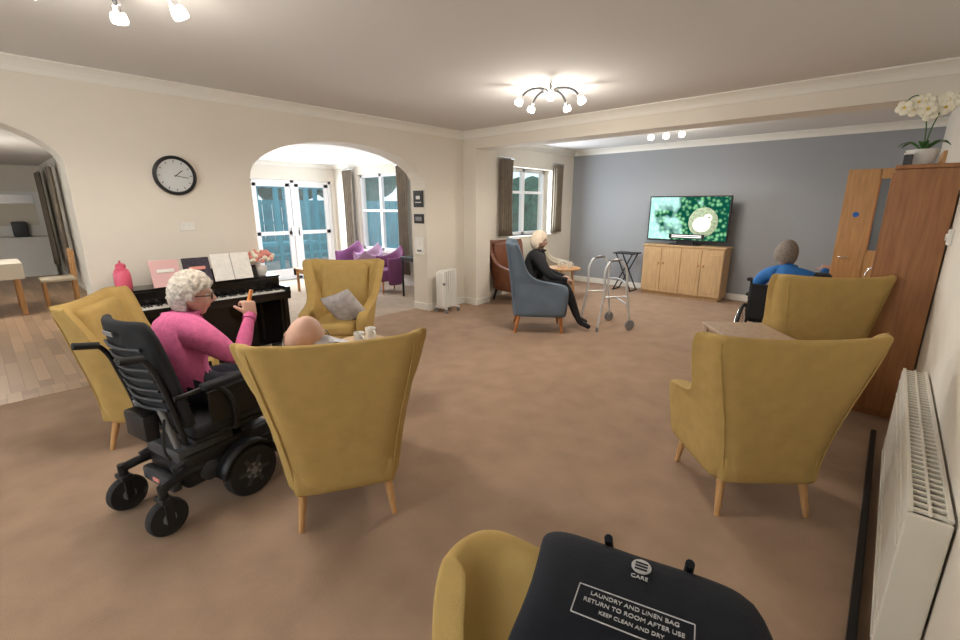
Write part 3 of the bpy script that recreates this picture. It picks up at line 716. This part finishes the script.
g=G('framed_notice',(LX-.15,4.55,1.60),(0,-1)); g.box('frame',(0,.008,.10),(.22,.016,.24),M_black); g.box('print',(0,.018,.12),(.09,.003,.05),M_paper,.0005); g.box('print_text',(0,.018,.05),(.14,.003,.012),M_paper,.0005)
g=G('framed_notice',(LX-.15,4.55,1.38),(0,-1)); g.box('frame',(0,.008,.03),(.22,.016,.14),M_black); g.box('print',(0,.018,.03),(.14,.003,.06),M_mgrey,.0005)
g=G('wall_socket_panel',(LX-.15,4.55,.95),(0,-1)); g.box('plate',(0,.01,0.05),(.2,.02,.26),M_white); g.box('dial',(0,.022,.10),(.06,.01,.06),M_trim); g.box('slot',(0,.022,-.02),(.1,.006,.03),M_mgrey)
g=G('oil_filled_radiator',(-4.97,4.74,0),(1,0))
for i in range(6): g.box('fin',(-.13+i*.045,0,.36),(.03,.14,.58),M_white,.012,seg=3)
g.box('control_box',(.14,0,.36),(.05,.15,.54),M_white,.015); g.cyl('dial',(.14,.07,.45),(.14,.095,.45),.02,M_mgrey)
for x in (-.13,.13):
    g.box('foot_bar',(x,0,.075),(.03,.26,.02),M_white,.004)
    for y in (-.11,.11): g.lathe('wheel',(x,y,.03),[(.01,-.012),(.03,-.01),(.03,.01),(.01,.012)],M_mgrey,M=rot_to((1,0,0)),seg=14)

# radiator right
g=G('wall_radiator',(.238,2.71,0),(-1,0))
L=1.72; g.box('front_panel',(0,.045,.36),(L,.016,.56),M_rad,.006); g.box('back_panel',(0,-.045,.36),(L,.012,.56),M_rad,.003)
for sx in (-1,1): g.box('end_panel',(sx*L/2,0,.36),(.016,.11,.57),M_rad,.005)
g.box('core',(0,0,.34),(L-.05,.06,.44),M_dgrey,.002)
g.box('grille_rail',(0,.0,.655),(L,.008,.012),M_rad,.002); g.box('grille_rail',(0,.046,.655),(L,.014,.014),M_rad,.002); g.box('grille_rail',(0,-.046,.655),(L,.014,.014),M_rad,.002)
for i in range(40): g.box('grille_slat',(-L/2+.02+i*(L-.04)/39,0,.65),(.015,.10,.012),M_rad,.002)
for z in (.12,.2,.5,.58): g.box('front_rib',(0,.055,z),(L-.03,.006,.012),M_rad,.002)
for sx in (-1,1): g.box('bracket_foot',(sx*.7,0,.04),(.03,.06,.08),M_mgrey,.003)
g=G('dark_floor_strip',(.14,2.4,0),(-1,0)); g.box('strip',(0,0,.015),(3.4,.03,.03),M_black,.004)  # plain black strip along the floor beside the radiator
g=G('room_thermostat',(.3,4.27,1.4),(-1,0)); g.box('case',(0,.012,0),(.08,.024,.10),M_white); g.cyl('dial',(0,.024,0),(0,.034,0),.022,M_trim)

# wardrobe + orchid
g=G('wardrobe',(.12,4.97,0),(-1,0))
g.box('carcass',(0,0,.95),(1.0,.34,1.80),M_ward,.004); g.box('top_panel',(0,.0,1.865),(1.02,.355,.028),M_ward,.004); g.box('plinth',(0,-.01,.03),(.98,.31,.06),M_ward,.003)
for sx in (-1,1):
    g.box('door',(sx*.248,.178,.96),(.485,.018,1.74),M_ward,.003); g.tube('door_handle',[(sx*.04,.187,.95),(sx*.04,.215,.97),(sx*.04,.215,1.08),(sx*.04,.187,1.10)],.006,M_chr)
g=G('potted_orchid',(.07,4.62,1.88),(0,-1))
g.lathe('pot',(0,0,0),[(.05,0),(.07,.02),(.09,.10),(.095,.105)],M_white); g.lathe('soil',(0,0,.09),[(.075,0),(.08,.012)],M_terr)
for i in range(6):
    a=i*1.05+.4; c,s_=math.cos(a),math.sin(a); vs=[];fs=[]
    for k in range(7):
        t=k/6; wd=.028*math.sin(math.pi*min(1,t*.9+.1)); r=.02+.13*t; z=.10+.08*math.sin(t*2.2)-.04*t
        vs+= [(c*r-s_*wd,s_*r+c*wd,z+.008),(c*r,s_*r,z),(c*r+s_*wd,s_*r-c*wd,z+.008)]
    for k in range(6):
        b=k*3; fs+=[(b,b+1,b+4,b+3),(b+1,b+2,b+5,b+4)]
    g.mesh('leaf',vs,fs,M_leaf,1)
for st in ((-.14,-.02),(.10,.05)):
    P=[(0,0,.1),(st[0]*.2,st[1]*.3,.3),(st[0]*.6,st[1],.44),(st[0]*1.2,st[1]*2,.45),(st[0]*1.5,st[1]*2,.38)]
    g.tube('stem',P,.004,M_leaf)
    for k in range(7):
        t=.35+k*.1; q=V(P[1]).lerp(V(P[2]),min(1,(t-.2)*2)) if t<.7 else V(P[2]).lerp(V(P[4]),(t-.7)/.3)
        q=q+V((random.uniform(-.03,.03),random.uniform(-.03,.03),random.uniform(-.04,.02)))
        for j in range(5):
            a=j*2*math.pi/5+k; dd=V((math.cos(a),.2,math.sin(a)))*.028
            g.sph('petal',q+dd,(.024,.008,.024),M_petal,seg=8)
        g.sph('lip',q+V((0,.012,0)),(.008,.01,.008),M_yel,seg=8)
g=G('small_ornament_box',(.0,4.52,1.88)); g.box('box',(0,0,.035),(.05,.05,.07),M_dgrey); g.box('lid',(0,0,.075),(.054,.054,.012),M_white)

# open door on right side
g=G('door_2',(-.10,7.02,0),(0,-1))
g.box('leaf_left',(.24,0,1.01),(.30,.045,2.0),M_oakd,.003); g.box('leaf_right',(-.245,0,1.01),(.29,.045,2.0),M_oakd,.003)
g.box('leaf_bottom',(-.005,0,.55),(.21,.045,1.08),M_oakd,.0); g.box('leaf_top',(-.005,0,1.955),(.21,.045,.11),M_oakd,.0)
g.box('vision_glass',(-.005,0,1.49),(.19,.01,.84),mat('smoked_glass',(.16,.18,.20),.1),0)
for x in (-.10,.09): g.box('bead',(x,.026,1.49),(.014,.01,.84),M_beechd,.002)
g.box('kick_plate',(0,.026,.12),(.72,.004,.2),M_alu,.001)
g.cyl('sign_disc',(.25,.022,1.5),(.25,.028,1.5),.03,mat('sign_blue',(.01,.12,.5),.4)); g.tube('lever',[(.33,.02,1.0),(.33,.07,1.0),(.24,.075,1.0)],.009,M_chr)
for z in (.3,1.0,1.75): g.box('hinge',(-.385,.02,z),(.02,.02,.1),M_chr,.001)
solid('trim_9',(.27,7.06,0),(.302,7.13,2.1),M_oakd,.003); solid('trim_10',(.27,7.9,0),(.302,7.97,2.1),M_oakd,.003); solid('trim_11',(.27,7.06,2.1),(.302,7.97,2.17),M_oakd,.003)
def table(name,loc,f,w,d,h,m,leg=.04,apron=.07,panel=False):
    g=G(name,loc,f); g.box('top',(0,0,h-.012),(w,d,.025),m,.004)
    for i,(x,y) in enumerate(((-1,-1),(1,-1),(-1,1),(1,1))): g.box('leg_%d'%(i+1),(x*(w/2-leg),y*(d/2-leg),(h-.025)/2),(leg,leg,h-.025),m,.004)
    if apron:
        for y in (-1,1): g.box('apron',(0,y*(d/2-leg),h-.025-apron/2),(w-leg*2,.018,apron),m,.002)
        for x in (-1,1): g.box('apron',(x*(w/2-leg),0,h-.025-apron/2),(.018,d-leg*2,apron),m,.002)
    if panel: g.box('side_panel',(-(w/2-leg),0,h/2-.03),(.02,d-leg*2,h-.16),m,.002)
    return g
table('side_table',(-.35,6.5),(0,1),.45,.45,.78,M_oakd)
table('lamp_table',(-.66,3.69),(.8,.6),.58,.46,.70,M_taupe,.045,.12,True)
# sideboard & tv
g=G('sideboard',(-2.67,8.44,0),(0,-1))
g.box('carcass',(0,0,.48),(1.36,.42,.84),M_oak,.004); g.box('top',(0,0,.91),(1.40,.45,.028),M_oak,.005); g.box('plinth',(0,-.01,.03),(1.3,.38,.06),M_oak,.003)
for i in range(4):
    x=-.51+.34*i; g.box('door_frame',(x,.215,.47),(.325,.018,.78),M_oak,.003); g.box('door_panel',(x,.222,.47),(.23,.012,.66),M_oak,.006)
    g.sph('knob',(x+(.13 if i%2==0 else -.13),.24,.6),(.014,.014,.014),M_beechd,seg=12)
g=G('television',(-2.70,8.42,.927),(0,-1))
g.box('bezel',(0,0,.45),(1.36,.05,.78),M_black,.008); g.box('stand_neck',(0,0,.04),(.3,.05,.09),M_black,.006); g.box('stand_base',(0,0,.008),(.5,.24,.014),M_black,.005)
ms=bpy.data.materials.new('tv_picture'); ms.use_nodes=True; nt=ms.node_tree; nt.nodes.clear()
N=nt.nodes.new; Lk=nt.links.new
out=N('ShaderNodeOutputMaterial'); em=N('ShaderNodeEmission'); em.inputs[1].default_value=1.15; tc=N('ShaderNodeTexCoord')
vo=N('ShaderNodeTexVoronoi'); vo.inputs['Scale'].default_value=14; Lk(tc.outputs['Object'],vo.inputs[0])
r=N('ShaderNodeValToRGB'); e=r.color_ramp.elements; e[0].position=.05; e[0].color=(.30,.75,.35,1); e[1].position=.55; e[1].color=(.004,.08,.05,1); Lk(vo.outputs['Distance'],r.inputs[0])
n=N('ShaderNodeTexNoise'); n.inputs['Scale'].default_value=3; Lk(tc.outputs['Object'],n.inputs[0])
sx_=N('ShaderNodeSeparateXYZ'); Lk(tc.outputs['Object'],sx_.inputs[0])
ad=N('ShaderNodeMath'); ad.operation='MULTIPLY_ADD'; ad.inputs[1].default_value=.42; Lk(sx_.outputs[0],ad.inputs[0]); Lk(n.outputs[0],ad.inputs[2])
r3=N('ShaderNodeValToRGB'); r3.color_ramp.elements[0].position=.53; r3.color_ramp.elements[1].position=.66; r3.color_ramp.elements[1].color=(.55,.9,.85,1); r3.color_ramp.elements[0].color=(0,0,0,1); Lk(ad.outputs[0],r3.inputs[0])
mx=N('ShaderNodeMix'); mx.data_type='RGBA'; mx.blend_type='ADD'; mx.inputs[0].default_value=.9; Lk(r.outputs[0],mx.inputs[6]); Lk(r3.outputs[0],mx.inputs[7])
Lk(mx.outputs[2],em.inputs[0]); Lk(em.outputs[0],out.inputs[0])
g.box('screen',(0,.027,.455),(1.31,.004,.73),ms,0)
MB=mat('screen_nest',(.40,.52,.36),.5,var=.4,vs=30); MW=mat('screen_bird',(.8,.8,.75),.5,emit=.4)
g.sph('screen_wreath',(-.27,.029,.40),(.24,.003,.25),MB); g.sph('screen_bird_body',(-.25,.032,.36),(.15,.002,.13),MW); g.sph('screen_bird_head',(-.34,.0325,.47),(.07,.002,.07),MW); g.sph('screen_bird_eye',(-.36,.035,.48),(.014,.001,.014),M_black,seg=10)
g.box('screen_caption',(-.02,.036,.15),(.6,.002,.08),M_black,0)
for z in (.165,.137): g.box('screen_caption_text',(-.02,.0375,z),(.5,.001,.014),mat('caption',(.9,.9,.9),.5,emit=.8),0)
g=G('folding_side_table',(-3.72,8.35,0),(0,-1)); g.box('top',(0,0,.72),(.42,.36,.02),M_black)
for y in (-.13,.13):
    g.cyl('leg',(-.18,y,0),(.16,y,.71),.012,M_black); g.cyl('leg',(.18,y,0),(-.16,y,.71),.012,M_black)
for x in(-.18,.18): g.cyl('foot_bar',(x,-.15,.012),(x,.15,.012),.012,M_black)
def rtable(loc,r,h,m,items):
    g=G('round_side_table',loc); g.lathe('top',(0,0,h),[(r*.96,0),(r,.012),(r*.97,.025)],m)
    for k in range(3):
        a=k*2.09+.3; g.cyl('leg',(r*.75*math.cos(a),r*.75*math.sin(a),0),(r*.5*math.cos(a),r*.5*math.sin(a),h),.016,m)
    g.lathe('shelf',(0,0,.25),[(r*.6,0),(r*.6,.015)],m)
    for x,y in items:
        g.lathe('mug_cup',(x,y,h+.026),[(.03,0),(.036,.02),(.038,.09),(.033,.09),(.03,.02)],M_white); g.tube('mug_handle',[(x+.036,y,h+.046),(x+.06,y,h+.06),(x+.06,y,h+.085),(x+.036,y,h+.1)],.005,M_white)
rtable((-3.80,6.20,0),.27,.62,M_oakd,((.08,.05),(-.08,0)))
rtable((-2.78,1.78,0),.19,.60,M_oak,((.05,-.06),(0,.07)))
# walker
g=G('walking_frame',(-2.72,5.55,0),(.55,.83))
for sx in (-1,1):
    x=sx*.25
    g.tube('side_tube',[(x*.95,-.24,.02),(x*.9,-.16,.5),(x*.85,-.12,.88),(x*.85,0,.93),(x*.85,.10,.88),(x*.95,.16,.5),(x,.22,.10)],.015,M_alu)
    g.cyl('grip',(x*.85,-.10,.92),(x*.85,.06,.93),.018,M_mgrey)
    g.tube('side_bar',[(x*.9,-.15,.45),(x*.95,.17,.45)],.010,M_alu); g.cyl('ferrule',(x*.96,-.245,0),(x*.95,-.24,.06),.018,M_mgrey)
    g.lathe('wheel',(x*1.05,.22,.07),[(.02,-.015),(.062,-.014),(.07,0),(.062,.014),(.02,.015)],M_mgrey,M=rot_to((1,0,0)),seg=24)
for z,w_ in ((.62,.23),(.35,.245)): g.tube('cross_bar',[(-w_,.155,z),(0,.165,z+.03),(w_,.155,z)],.011,M_alu)

# ---------- entrance furniture
def tub(loc,f,m=M_purp):
    g=G('purple_tub_chair',loc,f); vs=[];fs=[];n=24
    for j,(z,k) in enumerate(((.15,.92),(.3,1),(.6,1.04),(.90,1.06))):
        for r in (1,.78):
            for i in range(n+1):
                a=math.radians(-30)+math.radians(240)*i/n; zz=z if j<3 else z-.24*abs(math.cos(a))
                vs.append((-.31*k*r*math.cos(a),-.29*k*r*math.sin(a),zz))
    q=n+1
    for j in range(3):
        for i in range(n):
            a=j*2*q+i; fs.append((a,a+1,a+1+2*q,a+2*q)); a+=q; fs.append((a,a+1,a+1+2*q,a+2*q))
        for e in (0,n): a=j*2*q+e; fs.append((a,a+q,a+3*q,a+2*q))
    for j in (0,3):
        for i in range(n): a=j*2*q+i; fs.append((a,a+1,a+1+q,a+q))
    g.mesh('shell',vs,fs,m,1); g.box('seat',(0,.03,.34),(.48,.5,.22),m,.05,seg=3)
    for x in (-.2,.2):
        for y in (-.2,.22): g.cyl('leg',(x,y,0),(x*.95,y*.95,.24),.014,M_beechd,.02)
tub((-8.5,5.25),(.2,-1)); tub((-7.75,5.2),(0,-1),M_lilac); tub((-7.0,5.15),(-.2,-1)); tub((-6.7,4.25),(-1,-.1),M_lilac)
table('console_table',(-6.15,5.2),(0,-1),.6,.4,.72,M_black,.03,.05)
table('occasional_table',(-8.1,4.2),(0,-1),.5,.5,.45,M_oakd)
# ---------- dining
def dchair(loc,f):
    g=G('dining_chair',loc,f)
    for x in (-.19,.19):
        g.box('front_leg',(x,.18,.22),(.035,.035,.44),M_oakd); g.box('back_leg',(x,-.20,.46),(.035,.035,.92),M_oakd,rot=(3,0,0))
    g.box('seat',(0,0,.45),(.43,.43,.05),M_beige,.02)
    for z in (.62,.74,.88): g.box('slat',(0,-.21-.02*(z-.5),z),(.36,.02,.06),M_oakd)
g=table('dining_table',(-9.95,-.30),(1,0),1.3,.85,.76,M_oakd,.06)
g.box('table_cloth',(0,0,.772),(1.34,.89,.008),M_cloth,.003)
for s in (-1,1): g.box('cloth_drop',(0,s*.447,.66),(1.34,.006,.23),M_cloth,.002); g.box('cloth_drop',(s*.672,0,.66),(.006,.89,.23),M_cloth,.002)
dchair((-9.15,-.42),(-1,0)); dchair((-9.95,.76),(0,-1)); dchair((-10.8,-.3),(1,0)); dchair((-9.95,-1.35),(0,1))
g=G('serving_hatch',(-15,.35,0),(1,0)); g.box('frame',(0,.02,1.42),(1.6,.04,1.0),M_white); g.box('lit_opening_panel',(0,.045,1.5),(1.4,.01,.68),M_cloth); g.box('shutter',(0,.05,1.75),(1.4,.02,.2),M_alu); g.box('counter',(0,.2,.88),(1.7,.4,.05),M_white); g.box('cabinet',(0,.18,.43),(1.6,.35,.85),M_white)  # hatch opening is a flat panel; its pale colour stands for a lit interior
g.box('coffee_urn',(-.35,.2,1.08),(.26,.24,.34),M_dgrey,.03); g.box('tray',(.25,.2,.93),(.4,.26,.05),M_black,.01)

# ---------- camera
cd=bpy.data.cameras.new('camera'); cam=link(bpy.data.objects.new('camera',cd)); cd.sensor_width=36; cd.lens=448/960*36; cd.clip_start=.02
cam.location=(0,0,1.6); cam.rotation_euler=(math.radians(90-14.3),0,math.radians(42.1)); sc.camera=cam
